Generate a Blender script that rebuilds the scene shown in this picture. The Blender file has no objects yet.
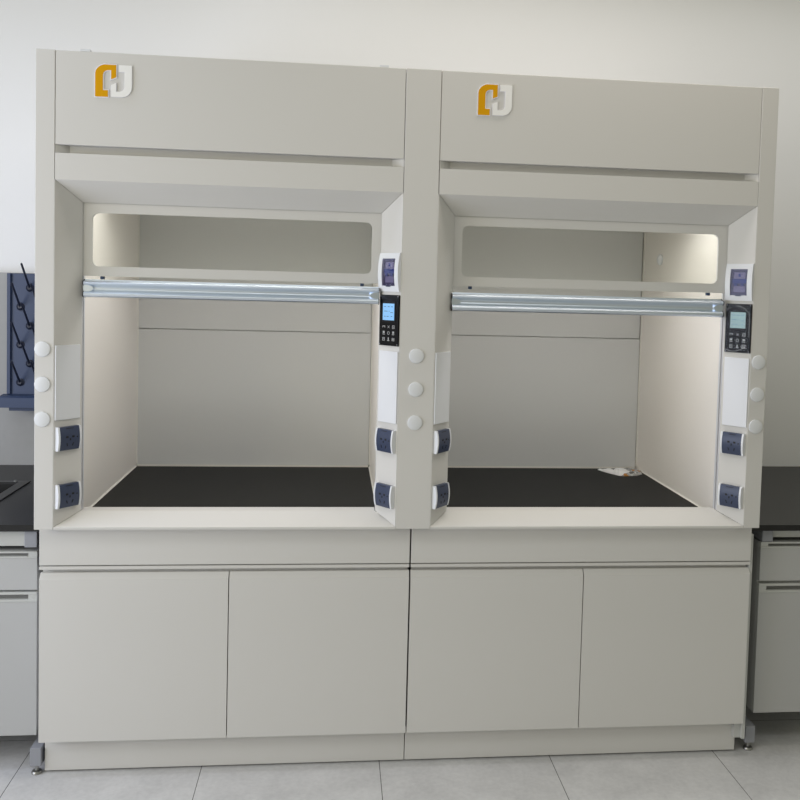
import bpy, bmesh, math, random
from mathutils import Vector, Matrix, noise
random.seed(7)
S = bpy.context.scene
C = S.collection

# ------------------------------------------------------------------ dimensions (metres)
H = 2.35                      # top of the hoods
Wd = 1.2043                   # width of one hood
P = 0.0576                    # visible width of a side post
E_, DI = 0.0644, 0.081        # how far the splayed side panels run sideways / back
Z1, Z2, Z3 = 2.060, 2.0337, 1.9514
Z4, Z7, Z8 = 0.8458, 1.8894, 0.8876
BR, PR = 0.0552, 0.1032       # fronts of the base cabinets, of the plinths
XIN, YB, ZW = 0.1062, 1.0, 0.8553
WALL = 1.19
PL = math.hypot(E_, DI)

# ------------------------------------------------------------------ materials
def mat(name, col, rough=.5, metal=0., bump=0., bscale=300., spec=.5, var=0., coat=0.):
    m = bpy.data.materials.new(name); m.use_nodes = True
    nt = m.node_tree; b = nt.nodes['Principled BSDF']
    b.inputs['Base Color'].default_value = (*col, 1)
    b.inputs['Roughness'].default_value = rough
    b.inputs['Metallic'].default_value = metal
    b.inputs['Specular IOR Level'].default_value = spec
    b.inputs['Coat Weight'].default_value = coat
    tc = nt.nodes.new('ShaderNodeTexCoord')
    if bump or var:
        n = nt.nodes.new('ShaderNodeTexNoise'); n.inputs['Scale'].default_value = bscale
        n.inputs['Detail'].default_value = 3
        nt.links.new(tc.outputs['Object'], n.inputs['Vector'])
    if bump:
        bp = nt.nodes.new('ShaderNodeBump'); bp.inputs['Strength'].default_value = bump
        bp.inputs['Distance'].default_value = .001
        nt.links.new(n.outputs['Fac'], bp.inputs['Height'])
        nt.links.new(bp.outputs['Normal'], b.inputs['Normal'])
    if var:
        mx = nt.nodes.new('ShaderNodeMixRGB')
        mx.inputs[1].default_value = (*[c*(1-var) for c in col], 1)
        mx.inputs[2].default_value = (*[min(1, c*(1+var)) for c in col], 1)
        nt.links.new(n.outputs['Fac'], mx.inputs[0])
        nt.links.new(mx.outputs[0], b.inputs['Base Color'])
    return m

def emit(m, col, strength):
    b = m.node_tree.nodes['Principled BSDF']
    b.inputs['Emission Color'].default_value = (*col, 1)
    b.inputs['Emission Strength'].default_value = strength
    return m

def glass(name, tint, refl=1.0):
    m = bpy.data.materials.new(name); m.use_nodes = True
    nt = m.node_tree; nt.nodes.clear()
    out = nt.nodes.new('ShaderNodeOutputMaterial')
    tr = nt.nodes.new('ShaderNodeBsdfTransparent'); tr.inputs['Color'].default_value = (*tint, 1)
    gl = nt.nodes.new('ShaderNodeBsdfGlossy'); gl.inputs['Roughness'].default_value = .03
    gl.inputs['Color'].default_value = (1, 1, 1, 1)
    fr = nt.nodes.new('ShaderNodeFresnel'); fr.inputs['IOR'].default_value = 1.45
    mu = nt.nodes.new('ShaderNodeMath'); mu.operation = 'MULTIPLY'; mu.inputs[1].default_value = refl
    mx = nt.nodes.new('ShaderNodeMixShader')
    ge = nt.nodes.new('ShaderNodeNewGeometry')          # reflect only at the outer face of a solid pane
    su = nt.nodes.new('ShaderNodeMath'); su.operation = 'SUBTRACT'; su.inputs[0].default_value = 1.
    m2 = nt.nodes.new('ShaderNodeMath'); m2.operation = 'MULTIPLY'
    nt.links.new(ge.outputs['Backfacing'], su.inputs[1])
    nt.links.new(fr.outputs[0], mu.inputs[0]); nt.links.new(mu.outputs[0], m2.inputs[0]); nt.links.new(su.outputs[0], m2.inputs[1])
    nt.links.new(m2.outputs[0], mx.inputs[0])
    nt.links.new(tr.outputs[0], mx.inputs[1]); nt.links.new(gl.outputs[0], mx.inputs[2])
    nt.links.new(mx.outputs[0], out.inputs[0])
    return m

M = {}
M['paint'] = mat('powder_coat_grey_beige', (.70, .69, .675), .6, bump=.04, bscale=900, spec=.15)
M['liner'] = mat('white_liner_board', (.92, .885, .85), .55, spec=.3)
M['baffle'] = mat('pale_grey_baffle_board', (.69, .70, .705), .5, spec=.3)
M['white'] = mat('white_plastic', (.78, .80, .85), .35)
M['capwhite'] = mat('white_cap_plastic', (.78, .80, .84), .4)
M['bead'] = mat('white_sealant', (.85, .83, .78), .5)
M['navy'] = mat('navy_plastic', (.036, .051, .104), .35)
M['slot'] = mat('dark_hole', (.006, .006, .01), .6)
M['alu'] = mat('anodised_aluminium_sky_tint', (.80, .88, 1.0), .38, metal=1., bump=.02, bscale=200)  # bluish sky reflection put into the base colour of the metal
M['alu_track'] = mat('aluminium_track', (.70, .71, .76), .4, metal=.15)
M['dark'] = mat('dark_rubber_and_groove', (.02, .022, .028), .6)
M['worktop'] = mat('black_phenolic_top', (.022, .022, .022), .6, spec=.15, var=.1, bscale=60)
M['bench'] = mat('black_epoxy_top', (.016, .016, .017), .38, spec=.4, var=.1, bscale=60)
M['sink'] = mat('black_sink', (.010, .010, .011), .3)
M['yellow'] = mat('yellow_acrylic', (.74, .36, .0), .5, spec=.15)
M['logowhite'] = mat('white_acrylic', (.94, .94, .94), .4)
M['logoedge'] = mat('pale_acrylic_edge', (.86, .87, .97), .4)
M['black'] = mat('glossy_black', (.008, .008, .009), .3, spec=.12)
M['blackedge'] = mat('dark_bezel', (.014, .014, .016), .4, spec=.15)
M['icon'] = mat('grey_icon_print', (.52, .53, .54), .5)
M['pegbase'] = mat('navy_peg_base', (.022, .030, .060), .4)
M['lcdb'] = emit(mat('blue_lcd', (.10, .22, .34), .3), (.25, .52, .90), .72)
M['lcdg'] = emit(mat('grey_green_lcd', (.16, .23, .23), .3), (.36, .56, .58), .36)
M['lcdink'] = mat('lcd_ink', (.10, .20, .36), .5)
M['breakerblue'] = mat('blue_breaker_switch', (.015, .06, .30), .4)
M['breakergrey'] = mat('grey_breaker_body', (.42, .42, .48), .5)
M['breakerback'] = mat('breaker_recess', (.10, .10, .16), .5)
M['smoke'] = glass('smoked_window', (.76, .74, .84), .6)
M['glass'] = glass('clear_greenish_glass', (.982, .986, .974), 1.)
M['film'] = glass('clear_film', (.98, .985, .985), .12)
M['crease'] = mat('bright_film_crease', (.62, .63, .64), .3)
M['clip'] = mat('blue_grey_stopper', (.04, .07, .14), .4)
M['frame'] = mat('grey_steel_frame', (.33, .34, .38), .45, spec=.4)
M['cab'] = mat('grey_cabinet_paint', (.50, .505, .51), .45, bump=.04, bscale=900, spec=.4)
M['cabpull'] = mat('pale_pull_strip', (.56, .57, .56), .4)
M['cabrec'] = mat('pull_recess', (.20, .20, .20), .5)
M['chrome'] = mat('steel_foot', (.42, .42, .41), .4, metal=1.)
M['peg'] = mat('dark_peg', (.020, .025, .050), .35)
M['board'] = mat('navy_pegboard', (.040, .064, .138), .45)
M['splash'] = mat('grey_panel', (.40, .40, .395), .5, var=.04, bscale=40)
M['wall'] = mat('white_wall_paint', (.95, .95, .955), .85, bump=.05, bscale=120, spec=.2)
M['ceil'] = mat('white_ceiling', (.80, .80, .79), .9, spec=.2)

def floor_mat():
    m = bpy.data.materials.new('grey_porcelain_tiles'); m.use_nodes = True
    nt = m.node_tree; b = nt.nodes['Principled BSDF']; L = nt.links
    tc = nt.nodes.new('ShaderNodeTexCoord')
    sep = nt.nodes.new('ShaderNodeSeparateXYZ'); L.new(tc.outputs['Object'], sep.inputs[0])
    def math_(op, a, bb):
        n = nt.nodes.new('ShaderNodeMath'); n.operation = op
        for i, x in enumerate((a, bb)):
            if x is None: continue
            if isinstance(x, (int, float)): n.inputs[i].default_value = x
            else: L.new(x, n.inputs[i])
        return n.outputs[0]
    def joint(o, off, pitch, w):
        a = math_('FRACT', math_('DIVIDE', math_('SUBTRACT', o, off), pitch), None)
        d = math_('MINIMUM', a, math_('SUBTRACT', 1., a))
        return math_('LESS_THAN', d, w/pitch)
    j = math_('MAXIMUM', joint(sep.outputs[0], .516, .6025, .0013), joint(sep.outputs[1], .33, .6025, .0013))
    n1 = nt.nodes.new('ShaderNodeTexNoise'); n1.inputs['Scale'].default_value = 6; n1.inputs['Detail'].default_value = 8
    n1.inputs['Roughness'].default_value = .65; n1.inputs['Distortion'].default_value = .6
    L.new(tc.outputs['Object'], n1.inputs['Vector'])
    n2 = nt.nodes.new('ShaderNodeTexNoise'); n2.inputs['Scale'].default_value = 55; n2.inputs['Detail'].default_value = 6
    L.new(tc.outputs['Object'], n2.inputs['Vector'])
    mixn = math_('ADD', math_('MULTIPLY', n1.outputs['Fac'], .65), math_('MULTIPLY', n2.outputs['Fac'], .35))
    cr = nt.nodes.new('ShaderNodeValToRGB')
    cr.color_ramp.elements[0].position = .30; cr.color_ramp.elements[0].color = (.55, .55, .56, 1)
    cr.color_ramp.elements[1].position = .70; cr.color_ramp.elements[1].color = (.75, .75, .76, 1)
    L.new(mixn, cr.inputs[0])
    mx = nt.nodes.new('ShaderNodeMixRGB'); mx.inputs[2].default_value = (.12, .12, .12, 1)
    L.new(j, mx.inputs[0]); L.new(cr.outputs[0], mx.inputs[1]); L.new(mx.outputs[0], b.inputs['Base Color'])
    b.inputs['Roughness'].default_value = .5
    return m
M['floor'] = floor_mat()

def bag_mat():
    m = bpy.data.materials.new('printed_plastic_wrap'); m.use_nodes = True
    nt = m.node_tree; b = nt.nodes['Principled BSDF']; L = nt.links
    tc = nt.nodes.new('ShaderNodeTexCoord')
    n = nt.nodes.new('ShaderNodeTexNoise'); n.inputs['Scale'].default_value = 16
    L.new(tc.outputs['Object'], n.inputs['Vector'])
    cr = nt.nodes.new('ShaderNodeValToRGB'); cr.color_ramp.interpolation = 'CONSTANT'
    e = cr.color_ramp.elements
    e[0].position = 0; e[0].color = (.42, .18, .03, 1)
    e[1].position = .44; e[1].color = (.36, .35, .33, 1)
    x = e.new(.56); x.color = (.50, .50, .49, 1)
    x = e.new(.63); x.color = (.10, .10, .10, 1)
    L.new(n.outputs['Fac'], cr.inputs[0]); L.new(cr.outputs[0], b.inputs['Base Color'])
    b.inputs['Roughness'].default_value = .2
    return m
M['bag'] = bag_mat()
M['paper'] = mat('white_printed_plastic', (.88, .88, .89), .3, var=.08, bscale=50)

# ------------------------------------------------------------------ mesh helpers
def box(bm, x0, x1, y0, y1, z0, z1, bev=0., seg=1):
    r = bmesh.ops.create_cube(bm, size=1)
    vs = r['verts']
    for v in vs:
        v.co = Vector((x0 if v.co.x < 0 else x1, y0 if v.co.y < 0 else y1, z0 if v.co.z < 0 else z1))
    if bev:
        es = list({e for v in vs for e in v.link_edges})
        bmesh.ops.bevel(bm, geom=es, offset=bev, segments=seg, profile=.5, affect='EDGES')
    return bm

def prism(bm, pts, d, back=True):
    """pts: 3-D outline, extruded by vector d; faces front(pts), back, sides"""
    a = [bm.verts.new(Vector(p)) for p in pts]
    b = [bm.verts.new(Vector(p)+Vector(d)) for p in pts]
    n = len(a)
    fs = [bm.faces.new(a), bm.faces.new(b[::-1])]
    for i in range(n):
        fs.append(bm.faces.new((a[(i+1) % n], a[i], b[i], b[(i+1) % n])))
    bmesh.ops.recalc_face_normals(bm, faces=fs)
    return fs

def loft(bm, a, b):
    A = [bm.verts.new(Vector(p)) for p in a]; B = [bm.verts.new(Vector(p)) for p in b]
    n = len(A); fs = [bm.faces.new(A), bm.faces.new(B[::-1])]
    for i in range(n):
        fs.append(bm.faces.new((A[(i+1) % n], A[i], B[i], B[(i+1) % n])))
    bmesh.ops.recalc_face_normals(bm, faces=fs)

def cyl(bm, c, axis, r, h, seg=32, r2=None, cap=True):
    """centre of base c, axis vector (normalised), radius r"""
    q = Vector((0, 0, 1)).rotation_difference(Vector(axis)).to_matrix().to_4x4()
    bmesh.ops.create_cone(bm, cap_ends=cap, segments=seg, radius1=r, radius2=r if r2 is None else r2, depth=h,
                          matrix=Matrix.Translation(Vector(c)+Vector(axis)*h/2) @ q)

def lathe(bm, c, axis, prof, seg=32):
    q = Vector((0, 0, 1)).rotation_difference(Vector(axis)).to_matrix()
    rings = []
    for r, h in prof:
        if r < 1e-6:
            rings.append([bm.verts.new(Vector(c)+q @ Vector((0, 0, h)))])
        else:
            rings.append([bm.verts.new(Vector(c)+q @ Vector((r*math.cos(2*math.pi*k/seg), r*math.sin(2*math.pi*k/seg), h))) for k in range(seg)])
    fs = []
    for A, B in zip(rings, rings[1:]):
        for k in range(seg):
            k2 = (k+1) % seg
            if len(A) == 1: fs.append(bm.faces.new((A[0], B[k], B[k2])))
            elif len(B) == 1: fs.append(bm.faces.new((A[k], A[k2], B[0])))
            else: fs.append(bm.faces.new((A[k], A[k2], B[k2], B[k])))
    bmesh.ops.recalc_face_normals(bm, faces=fs)

def ob(name, bm, m, parent=None, org=(0, 0, 0), loc=(0, 0, 0), rotz=0., smooth=None):
    """link bm as one mesh object; vertices are given relative to world, org is subtracted"""
    me = bpy.data.meshes.new(name)
    if org != (0, 0, 0): bmesh.ops.translate(bm, verts=bm.verts, vec=-Vector(org))
    bm.to_mesh(me); bm.free()
    ms = m if isinstance(m, (list, tuple)) else [m]
    for x in ms: me.materials.append(M[x])
    if smooth is not None:
        for p in me.polygons: p.use_smooth = True
        me.set_sharp_from_angle(angle=math.radians(smooth))
    o = bpy.data.objects.new(name, me); C.objects.link(o)
    o.location = loc; o.rotation_euler = (0, 0, rotz)
    if parent: o.parent = parent
    return o

def tag(o, label, cat, group=None):
    o['label'] = label; o['category'] = cat
    if group: o['group'] = group
    return o

def thing(name, label, cat, loc, group=None):
    o = bpy.data.objects.new(name, None); C.objects.link(o); o.location = loc
    o.empty_display_size = .1
    return tag(o, label, cat, group)

def struct(name, bm, m):
    o = ob(name, bm, m); o['kind'] = 'structure'; return o

def copy_tree(o, parent=None):
    c = o.copy(); C.objects.link(c)
    if parent: c.parent = parent
    for ch in list(o.children): copy_tree(ch, c)
    return c

nb = bmesh.new
# ------------------------------------------------------------------ setting
struct('floor', box(nb(), -3.2, 6.2, -4.6, WALL, -.05, 0), 'floor')
struct('wall_back', box(nb(), -3.2, 6.2, WALL, WALL+.12, 0, 3.3), 'wall')

# ------------------------------------------------------------------ small fittings, built facing -Y around their own centre
def arc_profile(h, y0, y1, n=10):
    """YZ outline: flat back at y=0, front arched from y0 (ends) to y1 (middle)"""
    pts = [(0, 0, -h/2), ]
    for k in range(n+1):
        t = -1+2*k/n
        pts.append((0, -(y0+(y1-y0)*(1-t*t)), t*h/2))
    pts.append((0, 0, h/2))
    return pts

def arch(bm, x0, x1, h, y0, y1, n=10):
    prism(bm, [(x0, y, z) for _, y, z in arc_profile(h, y0, y1, n)], (x1-x0, 0, 0))

def make_socket(parent, loc, rz):
    b = nb(); box(b, -.0362, .0362, -.008, 0, -.037, .037)
    s = ob('power_socket', b, 'white', parent, loc=loc, rotz=rz, smooth=35)
    for x0, x1 in ((-.0425, -.0358), (.0358, .0425)):
        b = nb(); arch(b, x0, x1, .076, .0125, .0180); ob('end_cap', b, 'white', s, smooth=35)
    b = nb(); arch(b, -.0355, .0355, .075, .0120, .0176)
    f = ob('face_plate', b, 'navy', s, smooth=35)
    def hole(fn):
        b = nb(); fn(b); ob('outlet_slot', b, 'slot', s)
    hole(lambda b: box(b, -.013, .013, -.0150, -.012, .0315, .0330))
    hole(lambda b: cyl(b, (.026, -.0172, .003), (0, -1, 0), .0022, .0012, 12))
    for sx in (-1, 1): hole(lambda b: box(b, sx*.011-.0038, sx*.011+.0038, -.0186, -.0150, .0025, .0085))
    hole(lambda b: box(b, -.0018, .0018, -.0186, -.0150, -.006, .0005))
    for sx in (-1, 1):
        hole(lambda b: prism(b, [(sx*.0075, -.0166, -.024), (sx*.0100, -.0166, -.024), (sx*.0135, -.0178, -.014), (sx*.0110, -.0178, -.014)], (0, .004, 0)))
    return s

def make_blank(parent, loc, rz):
    b = nb(); box(b, -.0455, .0455, -.005, 0, -.119, .119, .0015, 2)
    s = ob('blank_cover_plate', b, 'white', parent, loc=loc, rotz=rz)
    return s

def make_breaker(parent, loc, rz):
    hw, hh = .049, .0635
    b = nb()
    # arched surround with an opening
    arch(b, -hw, -.031, 2*hh, .006, .014); arch(b, .031, hw, 2*hh, .006, .014)
    def seg(z0, z1):
        def y(z): t = z/hh; return -(.006+.008*(1-t*t))
        n = 4; zs = [z0+(z1-z0)*k/n for k in range(n+1)]
        prism(b, [(-.0315, 0, z0)]+[(-.0315, y(z), z) for z in zs]+[(-.0315, 0, z1)], (.063, 0, 0))
    seg(-hh, -.045); seg(.045, hh)
    s = ob('breaker_box', b, 'white', parent, loc=loc, rotz=rz, smooth=35)
    b = nb(); box(b, -.031, .031, -.004, -.001, -.045, .045); ob('recess_plate', b, 'breakerback', s)
    for z0, z1 in ((.012, .034), (-.034, -.013)):
        b = nb(); box(b, -.021, .021, -.0065, -.004, z0, z1, .001); ob('breaker_body', b, 'breakergrey', s)
    b = nb(); box(b, -.025, .025, -.0080, -.004, -.004, .011, .001); ob('breaker_bar', b, 'breakerblue', s)
    for x0, x1 in ((-.018, -.007), (.006, .017)):
        b = nb(); box(b, x0, x1, -.0090, -.004, -.013, -.0045, .001); ob('breaker_switch', b, 'breakerblue', s)
    b = nb(); box(b, -.004, .004, -.0070, -.004, .019, .029); ob('breaker_mark', b, 'breakerblue', s)
    b = nb(); box(b, -.0308, .0308, -.0105, -.0098, -.0448, .0448); ob('smoked_window', b, 'smoke', s)
    b = nb(); box(b, -.010, .010, -.0128, -.009, -.0478, -.0448); ob('window_latch', b, 'navy', s)
    return s

def make_control(parent, loc, rz, lcd, film):
    b = nb(); box(b, -.0475, .0475, -.006, 0, -.084, .084, .0015)
    s = ob('control_panel', b, 'black', parent, loc=loc, rotz=rz)
    b = nb(); box(b, -.033, .033, -.0075, -.006, -.006, .064, .001); ob('screen_bezel', b, 'blackedge', s)
    b = nb(); box(b, -.0275, .0275, -.0088, -.0075, .0005, .0555); ob('lcd_screen', b, lcd, s)
    for z, segs in ((.044, ((-.022, -.012), (-.004, .006), (.012, .022))), (.029, ((-.020, -.004), (.002, .006))),
                    (.025, ((.010, .022),)), (.012, ((-.020, -.013), (-.008, .002), (.012, .020)))):
        b = nb()
        for a, c in segs: box(b, a, c, -.0091, -.0088, z, z+.0022)
        ob('screen_text', b, 'lcdink', s)
    k = 0
    for r in range(3):
        for q in range(3):
            x, z = -.0235+.0235*q, -.0215-.0205*r
            b = nb(); t = -.0068
            def fr(w, h, th=.0012):
                box(b, x-w, x+w, t, -.006, z+h-th, z+h); box(b, x-w, x+w, t, -.006, z-h, z-h+th)
                box(b, x-w, x-w+th, t, -.006, z-h+th, z+h-th); box(b, x+w-th, x+w, t, -.006, z-h+th, z+h-th)
            if k == 0: box(b, x-.006, x+.006, t, -.006, z+.001, z+.003); box(b, x-.006, x-.0045, t, -.006, z-.003, z+.001); box(b, x+.0045, x+.006, t, -.006, z-.003, z+.001)
            elif k == 1:
                for sg in (-1, 1): prism(b, [(x-.005, t, z-.004*sg), (x-.0035, t, z-.004*sg), (x+.005, t, z+.004*sg), (x+.0035, t, z+.004*sg)], (0, .0008, 0))
            elif k in (2, 6): fr(.0052, .0055); box(b, x-.002, x+.002, t, -.006, z-.001, z+.001)
            elif k in (3, 5): box(b, x-.004, x+.004, t, -.006, z-.001, z+.006); box(b, x-.0055, x+.0055, t, -.006, z-.0055, z-.0035)
            elif k == 4: lathe(b, (x, t, z), (0, 1, 0), [(.0042, 0), (.0055, 0), (.0055, .0008), (.0042, .0008), (.0042, 0)], 20)
            elif k == 7: box(b, x-.0018, x+.0018, t, -.006, z-.004, z+.006); box(b, x-.0055, x+.0055, t, -.006, z-.0055, z-.0035)
            else: fr(.0058, .0048); box(b, x-.003, x+.003, t, -.006, z-.0015, z+.001)
            ob('key', b, 'icon', s); k += 1
    for sx in (-1, 1):
        for z in (-.079, .079):
            b = nb(); cyl(b, (sx*.0425, -.006, z), (0, -1, 0), .0016, .0008, 10); ob('corner_screw', b, 'breakergrey', s)
    if film:
        b = nb(); box(b, -.0465, .0465, -.0101, -.0098, -.083, .081)
        f = ob('protective_film', b, 'film', s); f['label'] = 'clear protective film with bright creases'
        def crease(pts, w_=.0007):
            b = nb()
            for (x0, z0), (x1, z1) in zip(pts, pts[1:]):
                d = Vector((x1-x0, z1-z0)); n = Vector((-d.y, d.x)).normalized()*w_/2
                prism(b, [(x0+n.x, -.0108, z0+n.y), (x0-n.x, -.0108, z0-n.y), (x1-n.x, -.0108, z1-n.y), (x1+n.x, -.0108, z1+n.y)], (0, .0006, 0))
            ob('film_crease', b, 'crease', s)
        crease([(-.006, .078), (.006, .076), (.018, .072), (.030, .064), (.040, .054), (.043, .046)])
        crease([(-.044, .062), (-.036, .068), (-.026, .071)])
        crease([(.043, .040), (.044, .020), (.043, -.006), (.044, -.030)], .0005)
        crease([(-.043, -.073), (-.030, -.078), (-.012, -.080), (.006, -.076), (.020, -.070), (.031, -.063), (.033, -.056), (.024, -.055), (.014, -.062), (.022, -.069), (.038, -.068)])
    return s

def cap(parent, x, y, z, org):
    b = nb(); lathe(b, (x, y, z), (0, -1, 0), [(0, .0), (.0242, .0), (.0245, .002), (.0232, .0045), (.017, .0062), (.009, .0070), (0, .0072)], 36)
    return ob('hole_cover', b, 'capwhite', parent, org, smooth=40)

# ------------------------------------------------------------------ fume hood
OH = (Wd/2, .05, Z4)
def make_hood():
    t = thing('fume_hood', 'x', 'fume hood', OH)
    xl, xr = P+.0012, Wd-P-.0012
    A = lambda n, b, m, par=t, sm=None: ob(n, b, m, par, OH, smooth=sm)
    b = nb(); box(b, xl, xr, .001, .022, Z1, H-.001, .0012); A('header_panel', b, 'paint')
    b = nb(); box(b, xl+.02, xr-.02, .030, .045, Z2-.012, Z1+.02); A('recess_strip', b, 'paint')
    for xe, sg in ((xl, 1), (xr, -1)):
        b = nb(); prism(b, [(xe, .002, Z2+.0005), (xe+sg*.036, .030, Z2+.0005), (xe, .030, Z2+.0005)], (0, 0, Z1-Z2-.001)); A('recess_end', b, 'paint')
    b = nb(); box(b, P-.02, Wd-P+.02, .125, .130, Z7-.02, 2.30); A('leak_block_panel', b, 'paint')  # unseen panel added to block hood lamp light leaking past the valance
    # valance: upright band, then a slope back to the window, mitred ends
    def prof(x_of):  # x_of(y)
        pts = [(0, Z2), (0, Z3), (DI, Z7), (DI, Z7+.012), (.012, Z3+.012), (.012, Z2)]
        return [(x_of(y), y, z) for y, z in pts]
    b = nb(); k = E_/DI
    loft(b, prof(lambda y: xl+k*y), prof(lambda y: xr-k*y)); A('valance', b, 'paint')
    # sill: front lip, sloped top, flat ledge behind
    zs = Z4+.0075
    sp = [(0, Z4), (0, zs), (DI, Z8), (.131, Z8), (.131, Z8-.032), (.131, Z4)]
    b = nb(); loft(b, [(xl+k*min(y, DI), y, z) for y, z in sp], [(xr-k*min(y, DI), y, z) for y, z in sp]); A('sill', b, 'paint')
    # splayed side panels
    for sx, x0 in ((1, P), (-1, Wd-P)):
        n = Vector((-DI*sx, E_, 0)).normalized()*.004      # away from the room
        pts = [(x0+sx*.0006, 0, zs+.0004), (x0+sx*.0006, 0, Z3-.0004), (x0+sx*E_, DI, Z7-.0004), (x0+sx*E_, DI, Z8+.0004)]
        b = nb(); prism(b, pts, n); A('side_panel', b, 'paint')
    # fittings on the splayed panels
    def where(side, s, z, off=.0):
        """point on panel, s from the front edge"""
        sx, x0 = (1, P) if side == 'l' else (-1, Wd-P)
        u = Vector((sx*E_, DI, 0))/PL; nrm = Vector((sx*DI, -E_, 0))/PL
        p = Vector((x0, 0, z))+u*s+nrm*(.0004+off)
        return p-Vector(OH)
    aL = math.atan2(DI, E_); aR = -aL
    for sd, a in (('l', aL), ('r', aR)):
        for z in (1.1345, .9500): make_socket(t, where(sd, .0495, z), a)
        make_blank(t, where(sd, .0495, 1.3135), a)
    make_breaker(t, where('r', .0515, 1.693), aR)
    # fixed upper window
    x0, x1, z0, z1 = P+E_-.010, Wd-P-E_+.010, 1.6545, Z7+.030
    i0, i1, j0, j1, r = .1508, 1.0515, 1.6862, 1.8575, .020
    b = nb(); N = 8
    inner = []
    for cx, cz, a0 in ((i1-r, j1-r, 0), (i0+r, j1-r, 90), (i0+r, j0+r, 180), (i1-r, j0+r, 270)):
        for q in range(N+1):
            a = math.radians(a0+90*q/N); inner.append((cx+r*math.cos(a), cz+r*math.sin(a)))
    outer = []
    cs = [(x1, z1), (x0, z1), (x0, z0), (x1, z0)]
    for (ox, oz) in cs: outer += [(ox, oz)]*(N+1)
    yf, yk = DI+.0050, DI+.015
    ring = {}
    for nm, y in (('f', yf), ('k', yk)):
        ring[nm] = ([b.verts.new((x, y, z)) for x, z in inner], [b.verts.new((x, y, z)) for x, z in cs])
    n = len(inner)
    for nm in 'fk':
        I, O = ring[nm]
        for c_ in range(4):
            for q in range(N): b.faces.new((I[c_*(N+1)+q], I[c_*(N+1)+q+1], O[c_]))
            a_ = c_*(N+1)+N; b_ = ((c_+1) % 4)*(N+1)
            b.faces.new((I[a_], I[b_], O[(c_+1) % 4], O[c_]))
    for q in range(n): b.faces.new((ring['f'][0][q], ring['f'][0][(q+1) % n], ring['k'][0][(q+1) % n], ring['k'][0][q]))
    for q in range(4): b.faces.new((ring['f'][1][q], ring['f'][1][(q+1) % 4], ring['k'][1][(q+1) % 4], ring['k'][1][q]))
    bmesh.ops.recalc_face_normals(b, faces=b.faces)
    fr = A('window_frame', b, 'paint')
    b = nb(); box(b, i0-.01, i1+.01, yk+.0005, yk+.0055, j0-.01, j1+.01); A('window_glass', b, 'glass', fr)
    for xs in (.1825, Wd-.1825):
        b = nb(); box(b, xs-.006, xs+.006, DI+.004, DI+.018, 1.6445, 1.654, .001); cyl(b, (xs, DI+.004, 1.648), (0, -1, 0), .004, .003, 12); A('rubber_stopper', b, 'clip', fr)
    # sash tracks: channels beside the opening, their groove facing inwards
    for sx, x0 in ((1, P+E_), (-1, Wd-P-E_)):
        b = nb()
        pr = [(-.0006, DI+.0032), (-.0006, DI+.0125), (-.0095, DI+.0125), (-.0095, DI+.0205), (-.0004, DI+.0205), (-.0004, DI+.034), (-.0135, DI+.034), (-.0135, DI+.0032)]
        prism(b, [(x0+sx*u, y, Z8+.0006) for u, y in pr], (0, 0, 1.6535-Z8)); A('sash_track', b, 'alu_track')
        b = nb(); q = sorted((x0-sx*.009, x0-sx*.0045)); box(b, q[0], q[1], DI+.0128, DI+.0202, Z8+.0006, 1.60); A('groove_shade', b, 'dark')  # dark strip in the open groove, its shade put in as colour
    # inside: side walls, baffle, ceiling, black work surface
    b = nb(); box(b, XIN-.006, XIN, DI+.052, YB+.03, ZW-.02, 2.05); A('liner_wall', b, 'liner')
    b = nb(); box(b, Wd-XIN, Wd-XIN+.006, DI+.052, YB+.03, ZW-.02, 2.05); A('liner_wall', b, 'liner')
    b = nb(); box(b, XIN-.006, Wd-XIN+.006, YB+.030, YB+.036, ZW-.02, 2.05); A('back_panel', b, 'baffle')
    for z0, z1, y in ((ZW+.0075, 1.4400, YB-.003), (1.4425, 1.93, YB+.002)):
        b = nb(); box(b, XIN+.001, Wd-XIN-.006, y, y+.008, z0, z1, .001); A('baffle_board', b, 'baffle')
    b = nb()
    box(b, XIN-.006, Wd-XIN+.006, DI+.042, .17, 1.985, 1.995); box(b, XIN-.006, Wd-XIN+.006, .34, YB+.03, 1.985, 1.995)
    A('ceiling_panel', b, 'liner')
    b = nb(); box(b, XIN+.001, Wd-XIN-.001, .1325, YB+.028, ZW-.022, ZW); A('work_surface', b, 'worktop')
    for x, s in ((XIN, 1), (Wd-XIN, -1)):
        b = nb(); prism(b, [(x, .134, ZW), (x+s*.005, .134, ZW), (x, .134, ZW+.005)], (0, YB-.142, 0)); A('sealant_bead', b, 'bead')
        b = nb(); prism(b, [(x, YB-.0035, ZW+.012), (x+s*.005, YB-.0035, ZW+.012), (x, YB-.010, ZW+.012)], (0, 0, 1.06)); A('sealant_bead', b, 'bead')
    b = nb(); box(b, XIN+.006, Wd-XIN-.006, YB-.009, YB-.003, ZW, ZW+.007); A('sealant_bead', b, 'bead')
    b = nb(); lathe(b, (Wd-XIN, .78, 1.79), (-1, 0, 0), [(0, 0), (.022, 0), (.024, .006), (.016, .014), (0, .016)], 24); A('wall_plug', b, 'capwhite', sm=40)
    # outer skin
    b = nb(); box(b, .012, Wd-.012, .046, 1.10, H-.02, H-.004); A('top_cover', b, 'paint')
    b = nb(); box(b, .012, Wd-.012, 1.085, 1.10, Z4, H-.021); A('rear_cover', b, 'paint')
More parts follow.
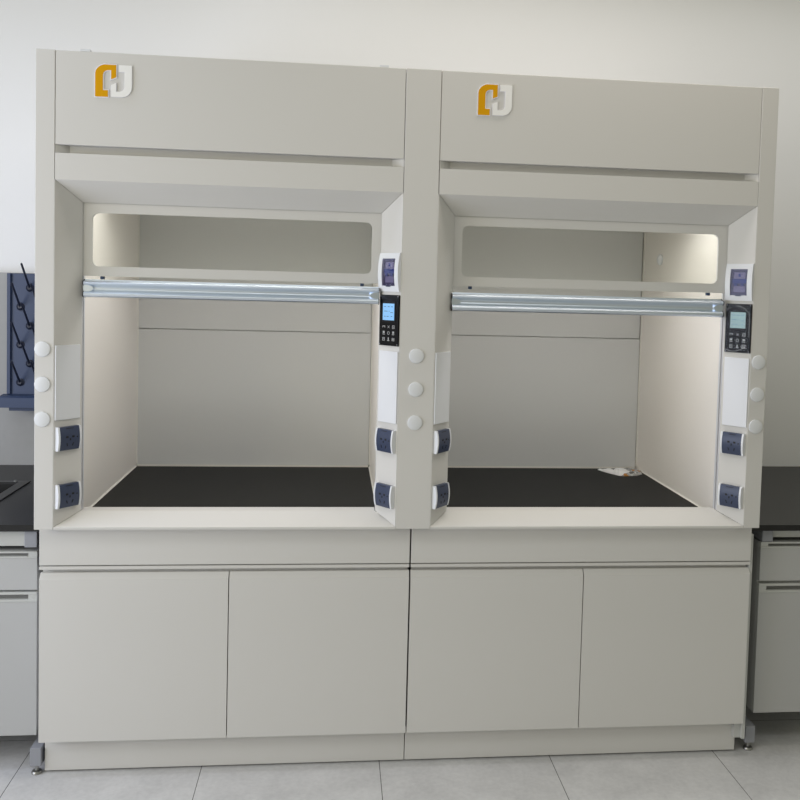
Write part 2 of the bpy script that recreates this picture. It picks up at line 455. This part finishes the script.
    # logo: yellow arch-shaped letter and white hook-shaped letter, raised
    Y = [(.1783, 2.2122), (.1783, 2.2842), (.1800, 2.2925), (.1845, 2.2995), (.1905, 2.3050), (.1975, 2.3090), (.2055, 2.3112), (.2413, 2.3112), (.2413, 2.2733), (.2262, 2.2670), (.2262, 2.2945), (.2155, 2.2945), (.2085, 2.2920), (.2035, 2.2870), (.2015, 2.2800), (.2015, 2.2325), (.2170, 2.2325), (.2170, 2.2122)]
    J = [(.2502, 2.3112), (.2890, 2.3112), (.2890, 2.2430), (.2875, 2.2340), (.2835, 2.2260), (.2775, 2.2190), (.2690, 2.2145), (.2610, 2.2128), (.2268, 2.2128), (.2268, 2.2490), (.2420, 2.2560), (.2420, 2.2293), (.2520, 2.2293), (.2580, 2.2310), (.2630, 2.2345), (.2660, 2.2400), (.2668, 2.2460), (.2668, 2.2905), (.2502, 2.2905)]
    def letter(pts, d, grow=0.):
        b = nb()
        fs = prism(b, [(x, .0012-d, z) for x, z in pts], (0, d, 0))
        for f in fs: f.material_index = 0 if abs(f.normal.y) > .5 else 1
        bmesh.ops.triangulate(b, faces=[f for f in b.faces if len(f.verts) > 4])
        return b
    def offset(pts, d):
        n = len(pts); out = []
        ar = sum(pts[i][0]*pts[(i+1) % n][1]-pts[(i+1) % n][0]*pts[i][1] for i in range(n))
        sg = 1 if ar > 0 else -1
        for i in range(n):
            p, q, w = Vector(pts[i-1]), Vector(pts[i]), Vector(pts[(i+1) % n])
            a, c = (q-p).normalized(), (w-q).normalized()
            na, nc = Vector((a.y, -a.x))*sg, Vector((c.y, -c.x))*sg
            m_ = (na+nc).normalized(); k_ = d/max(.5, m_.dot(na))
            out.append(tuple(q+m_*k_))
        return out
    lg = A('logo_outline', letter(offset(Y, .0028), .003), ['logoedge', 'logoedge']); lg['label'] = 'pale outline of the yellow logo letter'
    lg = A('logo_letter', letter(Y, .0042), ['yellow', 'yellow']); lg['label'] = 'yellow raised letter of the logo'
    lg = A('logo_letter', letter(J, .005), ['logowhite', 'logoedge']); lg['label'] = 'white raised letter of the logo'
    return t

def add_sash(t, x_off, zb, zt):
    """sliding sash: glass with an aluminium pull along its lower edge"""
    org = (OH[0]+x_off, OH[1], OH[2])
    xs = -.0108 if x_off else 0.
    xa, xb = x_off+P+E_+.0082+xs, x_off+Wd-P-E_-.0052+xs
    h = zt-zb
    yb, pts = .094, []
    # front outline of the pull, top to bottom: flange, upper bead, groove, lower bead
    pr = [(.094, 1.), (.080, 1.), (.079, .93), (.068, .915), (.061, .87), (.0585, .81), (.060, .74), (.066, .68), (.0715, .60), (.0735, .50), (.0715, .40),
          (.066, .31), (.060, .25), (.0575, .18), (.0585, .10), (.063, .04), (.070, 0.), (.094, 0.)]
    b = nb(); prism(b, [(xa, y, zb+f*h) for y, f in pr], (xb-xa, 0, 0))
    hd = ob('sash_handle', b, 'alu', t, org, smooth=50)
    for s, x in ((1, xa), (-1, xb)):
        b = nb(); n = 12
        o = [(x-s*.0012, .0662, zb+h*.70)]+[(x+s*.030*math.cos(a), .0662, zb+h*(.495+.205*math.sin(a))) for a in [math.pi/2-math.pi*k/n for k in range(n+1)]]+[(x-s*.0012, .0662, zb+h*.29)]
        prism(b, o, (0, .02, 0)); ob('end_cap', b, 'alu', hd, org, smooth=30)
        b = nb(); prism(b, [(x-s*.0001, y+.0004 if y > .09 else y-.0022, zb-.001+f*(h+.002)) for y, f in pr], (-s*.0022, 0, 0)); ob('end_trim', b, 'dark', hd, org)
    b = nb(); box(b, x_off+P+E_-.007, x_off+Wd-P-E_+.007, .0962, .0995, zt-.014, 1.878)
    ob('sash_glass', b, 'glass', hd, org)

def add_post(t, x0, x1, xc, skin):
    org = tuple(OH[i]+((x0 > 1)*Wd if i == 0 else 0) for i in range(3))
    b = nb(); box(b, x0, x1, 0, .024, Z4, H, .0012)
    q = ob('side_post', b, 'paint', t, org)
    for z in (1.4207, 1.3097, 1.1990): cap(q, xc, 0, z, org)
    b = nb(); box(b, *skin, .0245, 1.10, Z4, H-.002); ob('outer_side_panel', b, 'paint', t, org)

def add_control(t, x_off, lcd, film):
    sx, x0 = -1, Wd-P
    u = Vector((sx*E_, DI, 0))/PL; nrm = Vector((sx*DI, -E_, 0))/PL
    p = Vector((x0, 0, 1.5345))+u*.0495+nrm*.0004-Vector(OH)
    make_control(t, p, -math.atan2(DI, E_), lcd, film)

hoodL = make_hood()
hoodR = copy_tree(hoodL); hoodR.location = (OH[0]+Wd, OH[1], OH[2])
hoodL['label'] = 'left fume hood, nearest the navy peg rack, its black work surface empty'
hoodR['label'] = 'right fume hood, with a crumpled bag in the corner of its black work surface'
for h in (hoodL, hoodR): h['group'] = 'pair of fume hoods'
add_sash(hoodL, 0, 1.586, 1.6435); add_sash(hoodR, Wd, 1.5705, 1.6325)
add_control(hoodL, 0, 'lcdb', False); add_control(hoodR, Wd, 'lcdg', True)
add_post(hoodL, 0, P, .0242, (0, .010)); add_post(hoodR, 2*Wd-P, 2*Wd, 2*Wd-.0308, (2*Wd-.010, 2*Wd))
for x0, x1 in ((.1316, .1616), (1.061, 1.090)):
    b = nb(); box(b, x0, x1, .004, .020, H-.001, H+.007, .001); ob('hook_tab', b, 'white', hoodL, OH)

# pillar between the hoods
pil = thing('pillar', 'wide grey-beige pillar between the two fume hoods with three round white covers', 'pillar', (Wd, .0, Z4))
b = nb(); box(b, Wd-P+.0006, Wd+P-.0006, 0, .024, Z4, H, .0012); ob('front_panel', b, 'paint', pil, (Wd, 0, Z4))
for z in (1.4207, 1.3105, 1.2005): cap(pil, Wd-.0015, 0, z, (Wd, 0, Z4))

# ------------------------------------------------------------------ base cabinets
def make_base(x0, label, side):
    org = (x0+Wd/2, .5, 0)
    t = thing('base_cabinet', label, 'cabinet', org, 'base cabinets under the fume hoods')
    A = lambda n, b, m, par=t: ob(n, b, m, par, org)
    g = .0027
    a0, a1 = x0+g*(x0 > 1), x0+Wd-g*(x0 < 1)
    zt = Z4-.0008
    b = nb(); box(b, a0, a1, BR, BR+.02, .7142, zt, .001); A('apron_panel', b, 'paint')
    b = nb()
    pr = [(BR+.02, .7132), (BR-.0012, .7132), (BR-.0012, .7052), (BR+.020, .7040), (BR+.020, .690)]
    box(b, a0, a1, BR-.0012, BR+.024, .7000, .7104, .0012); A('top_rail', b, 'paint')
    b = nb(); box(b, a0+.004, a1-.004, BR+.027, 1.06, .135, .702); A('carcass', b, 'paint')
    xm = x0+.6028
    for q0, q1 in ((a0, xm-.0016), (xm+.0016, a1)):
        b = nb()
        pr = [(BR, .1262), (BR, .6665), (BR+.0015, .6685), (BR+.0135, .6850), (BR+.0155, .6865), (BR+.022, .6865), (BR+.022, .1262)]
        prism(b, [(q0, y, z) for y, z in pr], (q1-q0, 0, 0)); A('door', b, 'paint')
    b = nb(); box(b, x0+.006*(x0 < 1)+g*(x0 > 1)*.5, x0+Wd-g*.5*(x0 < 1)-.007*(x0 > 1), PR, PR+.016, .007, .1255, .0008); A('plinth', b, 'paint')
    for sx in (x0+.05, x0+Wd-.05):
        for sy in (.20, 1.0): b = nb(); box(b, sx-.025, sx+.025, sy-.025, sy+.025, 0, .134); A('support_foot', b, 'dark')
    if side:
        b = nb(); box(b, a1+.001, a1+.0135, BR+.012, 1.06, .064, .806, .0008); A('end_panel', b, 'cabpull')
        b = nb(); box(b, a1-.022, a1+.0008, BR+.024, BR+.06, .064, .1245); A('end_post', b, 'cabpull')
    return t
make_base(0, 'two-door grey base cabinet under the left fume hood, beside the sink bench', False)
make_base(Wd, 'two-door grey-beige base cabinet under the right fume hood', True)

# ------------------------------------------------------------------ crumpled bag in the right hood
BX, BY = Wd+1.012, .885
bag = thing('crumpled_bag', 'crumpled white plastic bag with orange print lying in corner of right black work surface', 'bag', (BX, BY, ZW))
def crumple(outline, hmax, seed, m, name):
    """closed lump over an outline (x, y) list: wrinkled top, flat bottom"""
    n = len(outline); b = nb(); R = 9
    cx = sum(p[0] for p in outline)/n; cy = sum(p[1] for p in outline)/n
    # densify outline
    D = []
    for i in range(n):
        p, q = outline[i], outline[(i+1) % n]
        for k in range(6): D.append((p[0]+(q[0]-p[0])*k/6, p[1]+(q[1]-p[1])*k/6))
    rings = []
    for r in range(R):
        f = 1-r/R; ring = []
        for x, y in D:
            X, Y = cx+(x-cx)*f, cy+(y-cy)*f
            z = .003+hmax*(1-f**3)*(.55+.6*abs(noise.noise(Vector((X*30, Y*30, seed)))))+.006*noise.noise(Vector((X*70, Y*70, seed+4)))*(r > 0)
            ring.append(b.verts.new((X, Y, max(.002, z))))
        rings.append(ring)
    top = b.verts.new((cx, cy, hmax*.8)); bot = [b.verts.new((x, y, .0005)) for x, y in D]
    N = len(D)
    for A_, B_ in zip(rings, rings[1:]):
        for k in range(N): b.faces.new((A_[k], A_[(k+1) % N], B_[(k+1) % N], B_[k]))
    for k in range(N): b.faces.new((rings[-1][k], rings[-1][(k+1) % N], top)); b.faces.new((bot[k], bot[(k+1) % N], rings[0][(k+1) % N], rings[0][k]))
    b.faces.new(bot[::-1]); bmesh.ops.recalc_face_normals(b, faces=b.faces)
    return ob(name, b, m, bag, smooth=40)
o = crumple([(-.105, .070), (-.095, .035), (-.070, -.020), (-.045, -.060), (.005, -.050), (.045, -.030), (.030, .035), (.010, .085), (-.030, .040), (-.070, .048)], .016, 1.3, 'paper', 'white_fold')
o['label'] = 'white folded half of the bag'
o = crumple([(.012, .088), (.032, .035), (.046, -.028), (.005, -.054), (-.040, -.068), (.030, -.062), (.065, -.030), (.082, .030), (.080, .085), (.05, .10)], .013, 5.1, 'bag', 'printed_wrap')
o['label'] = 'clear grey wrap with orange print'

# ------------------------------------------------------------------ left bench
tag(ob('backsplash_panel', box(nb(), -1.6, -.012, 1.110, WALL-.001, .0, 1.662, .002), 'splash'), 'tall grey panel on the wall behind the navy peg rack', 'panel')
ZL = .835
sx0, sx1, sy0, sy1 = -.80, -.262, .34, .752
# sink: rim on the bench, tapering bowl below
def frame_ring(bm, R):
    """R: list of (x0,x1,y0,y1,z) loops joined in order"""
    L = [[bm.verts.new((x, y, z)) for x, y in ((a, c), (b_, c), (b_, d), (a, d))] for a, b_, c, d, z in R]
    for A_, B_ in zip(L, L[1:]):
        for k in range(4): bm.faces.new((A_[k], A_[(k+1) % 4], B_[(k+1) % 4], B_[k]))
    bm.faces.new(L[-1]); bm.faces.new(L[0])
    bmesh.ops.recalc_face_normals(bm, faces=bm.faces)
sk = thing('bench_sink', 'black sink with a flat rim set in the left bench top', 'sink', (-.53, .55, ZL))
b = nb()
frame_ring(b, [(-.808, -.268, .350, .744, ZL-.20), (-.808+.01, -.272, .352, .742, ZL+.0008), (-.81, -.2505, .328, .7625, ZL+.0008), (-.81, -.2505, .328, .7625, ZL+.005),
               (-.775, -.286, .365, .735, ZL+.006), (-.772, -.290, .370, .730, ZL-.002), (-.765, -.300, .380, .720, ZL-.19)])
ob('sink_bowl', b, 'sink', sk, (-.53, .55, ZL))
b = nb(); lathe(b, (-.53, .55, ZL-.1895), (0, 0, 1), [(0, 0), (.028, 0), (.028, .003), (.020, .004), (0, .002)], 24); ob('drain', b, 'chrome', sk, (-.53, .55, ZL), smooth=40)
b = nb(); lathe(b, (-.302, .748, ZL+.0058), (0, 0, 1), [(0, 0), (.008, 0), (.008, .003), (.004, .005), (0, .005)], 16); ob('rim_spot', b, 'chrome', sk, (-.53, .55, ZL), smooth=40)  # small steel disc at the shiny spot on the rim

def make_bench(label, x0, x1, xo, xf, yft, yff, top, zb, zt, hole=False):
    """lab bench: black top on C-shaped steel frames with levelling feet, pale rail under the front edge"""
    org = ((x0+x1)/2, .6, 0); w = .040
    t = thing('lab_bench', label, 'lab bench', org, 'lab benches')
    A = lambda n, b, m, par=t, sm=None: ob(n, b, m, par, org, smooth=sm)
    y0, y1, z0, z1 = top
    b = nb()
    if hole:
        box(b, x0, sx0, y0, y1, z0, z1); box(b, sx1, x1, y0, y1, z0, z1)
        box(b, sx0, sx1, y0, sy0, z0, z1); box(b, sx0, sx1, sy1, y1, z0, z1)
        bmesh.ops.remove_doubles(b, verts=b.verts, dist=.0001)
    else: box(b, x0, x1, y0, y1, z0, z1)
    A('worktop', b, 'bench')
    far = x0+.05 if hole else x1-.09
    for bx, fx in ((xo, xf), (far, far+.002)):
        b = nb(); box(b, bx, bx+w, yft, 1.07, zb, z0-.0005, .0015); A('top_bar', b, 'frame')
        b = nb(); box(b, bx, bx+w, .92, .98, .0915, zb-.0005, .0015); A('upright', b, 'frame')
        b = nb(); box(b, fx, fx+.036, yff, 1.07, .030, .091, .0015); A('foot_bar', b, 'frame')
        for y in (yff+.016, 1.02):
            b = nb(); lathe(b, (fx+.018, y, 0), (0, 0, 1), [(0, 0), (.016, 0), (.0175, .004), (.015, .009), (.006, .012), (.006, .0305), (0, .0305)], 24); A('levelling_foot', b, 'chrome', sm=40)
    q0, q1 = (far+w+.001, xo-.001) if hole else (xo+w+.001, far-.001)
    b = nb(); box(b, q0, q1, .135, .150, zt, z0-.0005, .001); A('front_rail', b, 'cabpull')
    return t
make_bench('black-topped lab bench with a sink, left of the fume hoods below the navy peg rack', -1.6, -.003, -.0665, -.0375, .118, .088, (.103, 1.107, ZL-.022, ZL), .7555, .756, True)
make_bench('plain black-topped lab bench right of the fume hoods', 2*Wd+.003, 3.6, 2.4805, 2.443, .119, .104, (.098, WALL-.002, .8095, .8305), .7645, .776)

def make_drawers(x0, x1, inner, z, label):
    """hung cabinet: drawer over a door, each with a recessed pull along its top; inner = side that has the pull's end stop"""
    org = ((x0+x1)/2, .4, z[3]); y = .120
    t = thing('drawer_cabinet', label, 'cabinet', org, 'bench cabinets')
    A = lambda n, b, m, par=t: ob(n, b, m, par, org)
    b = nb(); box(b, x0, x1, y+.0185, .31 if inner > 0 else .80, z[3]+.001, z[0]-.002); A('carcass', b, 'cab')
    for nm, zt, zb, ph in (('drawer', z[0], z[1], .022), ('door', z[2], z[3], .033)):
        b = nb(); box(b, x0, x1, y, y+.018, zb, zt-ph-.0004, .001); d = A(nm, b, 'cab')
        # pull strip: channel with lips; short end stop on the inner side
        b = nb(); r = .3*ph
        ex0, ex1 = (x0, x1-.028) if inner > 0 else (x0+.028, x1)
        box(b, x0, x1, y-.001, y+.018, zt-.26*ph, zt, .0006); box(b, x0, x1, y-.001, y+.018, zt-ph, zt-.75*ph, .0006)
        box(b, ex1 if inner > 0 else x0, x1 if inner > 0 else ex0, y+.0005, y+.018, zt-.75*ph, zt-.26*ph)
        A('pull_strip', b, 'cabpull', d)
        b = nb(); box(b, ex0, ex1, y+.013, y+.018, zt-.75*ph, zt-.26*ph); A('pull_recess', b, 'cabrec', d)
    return t
make_drawers(-.62, -.0262, 1, (.742, .6130, .6060, .1205), 'grey cabinet with a drawer over a door, hung under the left sink bench')
make_drawers(2.4765, 3.07, -1, (.763, .6205, .6105, .1325), 'grey cabinet with a drawer over a door, right of the fume hoods')
# ------------------------------------------------------------------ peg rack
YBD = 1.050
rk = thing('peg_rack', 'navy drying rack with dark slanted pegs on the grey panel left of hoods', 'drying rack', (-.24, YBD, 1.09))
org = (-.24, YBD, 1.09)
b = nb(); box(b, -.435, -.06, YBD, 1.1095, 1.12, 1.660, .002); ob('back_board', b, 'board', rk, org)
b = nb(); box(b, -.4355, -.422, YBD-.012, YBD, 1.151, 1.660, .001); ob('side_rim', b, 'board', rk, org)
b = nb(); box(b, -.073, -.060, YBD-.012, YBD, 1.151, 1.660, .001); ob('side_rim', b, 'board', rk, org)
b = nb()
tp = [(YBD-.001, 1.150), (YBD-.045, 1.146), (YBD-.058, 1.140), (YBD-.058, 1.098), (YBD+.055, 1.094), (YBD+.055, 1.119), (YBD-.001, 1.119)]
prism(b, [(-.452, y, z) for y, z in tp], (.41, 0, 0)); box(b, -.42, -.075, YBD-.03, YBD+.05, 1.082, 1.0938); ob('drip_tray', b, 'board', rk, org)
for q in range(7):
    x = -.384+.038*q
    for r in range(3):
        z = (1.520 if q % 2 == 0 else 1.600)-.160*r
        b = nb(); d = Vector((.005, -.12, .10)); u = d.normalized()
        lathe(b, (x, YBD, z), (0, -1, 0), [(0, 0), (.0165, 0), (.0165, .003), (.012, .005), (.008, .012), (0, .012)], 20)
        lathe(b, (x, YBD-.006, z), tuple(u), [(0, 0), (.0048, 0), (.0042, d.length-.004), (.0030, d.length), (0, d.length)], 12)
        ob('peg', b, 'peg', rk, org, smooth=40)

# ------------------------------------------------------------------ camera
rt = Vector((0.99353602, -0.11029931, 0.02683736)); up = Vector((-0.02090717, 0.05457391, 0.99829083)); fw = Vector((0.11157541, 0.99239899, -0.0519151))
cd = bpy.data.cameras.new('camera'); cam = bpy.data.objects.new('camera', cd); C.objects.link(cam)
mw = Matrix((rt, up, -fw)).transposed().to_4x4(); mw.translation = Vector((0.93431, -2.99776, 1.64479)); cam.matrix_world = mw
cd.sensor_fit = 'HORIZONTAL'; cd.sensor_width = 36; cd.lens = 919.142*36/800; cd.shift_x = -37.858/800; cd.shift_y = -64.019/800
cd.clip_start = .05
S.camera = cam

# ------------------------------------------------------------------ light
def area(name, loc, target, sx, sy, power, col, spread=180):
    l = bpy.data.lights.new(name, 'AREA'); l.shape = 'RECTANGLE'; l.size = sx; l.size_y = sy; l.energy = power; l.color = col
    l.spread = math.radians(spread)
    o = bpy.data.objects.new(name, l); C.objects.link(o); o.location = loc
    o.rotation_euler = (Vector(target)-Vector(loc)).to_track_quat('-Z', 'Z').to_euler()
    return o
# daylight from the windows on the left and behind the camera, an added area light inside the room, ceiling lamps, lamps inside the hoods
L = dict(A=(10.5, (1, 1, 1.05)), B=(28, (.92, 1, 1.25)), C=(8, (1.08, .98, .88)), D=(10, (.92, 1, 1.25)), E=(3.3, (1, .98, .93)),
         F=(.235, (1, .99, .76)), G=(31, (1.08, 1, .76)), I=(18, (1, 1, 1)))
area('ceiling_lamp', (2.3, .45, 3.2), (2.3, .45, 0), 4.0, .3, *L['A'])
area('left_area_light', (-1.8, -1.1, 1.3), (0, -.6, 1.3), 1.2, 2.0, *L['B'])  # unseen area light added in the room to brighten the left fronts
area('left_area_light', (-2.0, -2.6, 2.0), (0, -1.6, 1.6), 1.6, 2.0, *L['G'])
area('ceiling_lamp', (2.0, -.25, 3.2), (2.0, -.25, 0), 1.8, .3, *L['C'])
area('ceiling_lamp', (-1.0, -.25, 3.2), (-1.0, -.25, 0), 1.8, .3, *L['D'])
area('ceiling_lamp', (1.0, -2.2, 3.2), (1.0, -2.2, 0), 3, 1.0, *L['I'])
for x in (0, Wd):
    area('hood_lamp', (x+Wd/2, .255, 2.02), (x+Wd/2, .256, 0), .80, .12, *L['E'], spread=163)
w = bpy.data.worlds.new('world'); S.world = w; w.use_nodes = True
bg = w.node_tree.nodes['Background']; bg.inputs[0].default_value = (*L['F'][1], 1); bg.inputs[1].default_value = L['F'][0]
S.view_settings.view_transform = 'Standard'; S.view_settings.look = 'None'; S.view_settings.exposure = 0; S.view_settings.gamma = 1
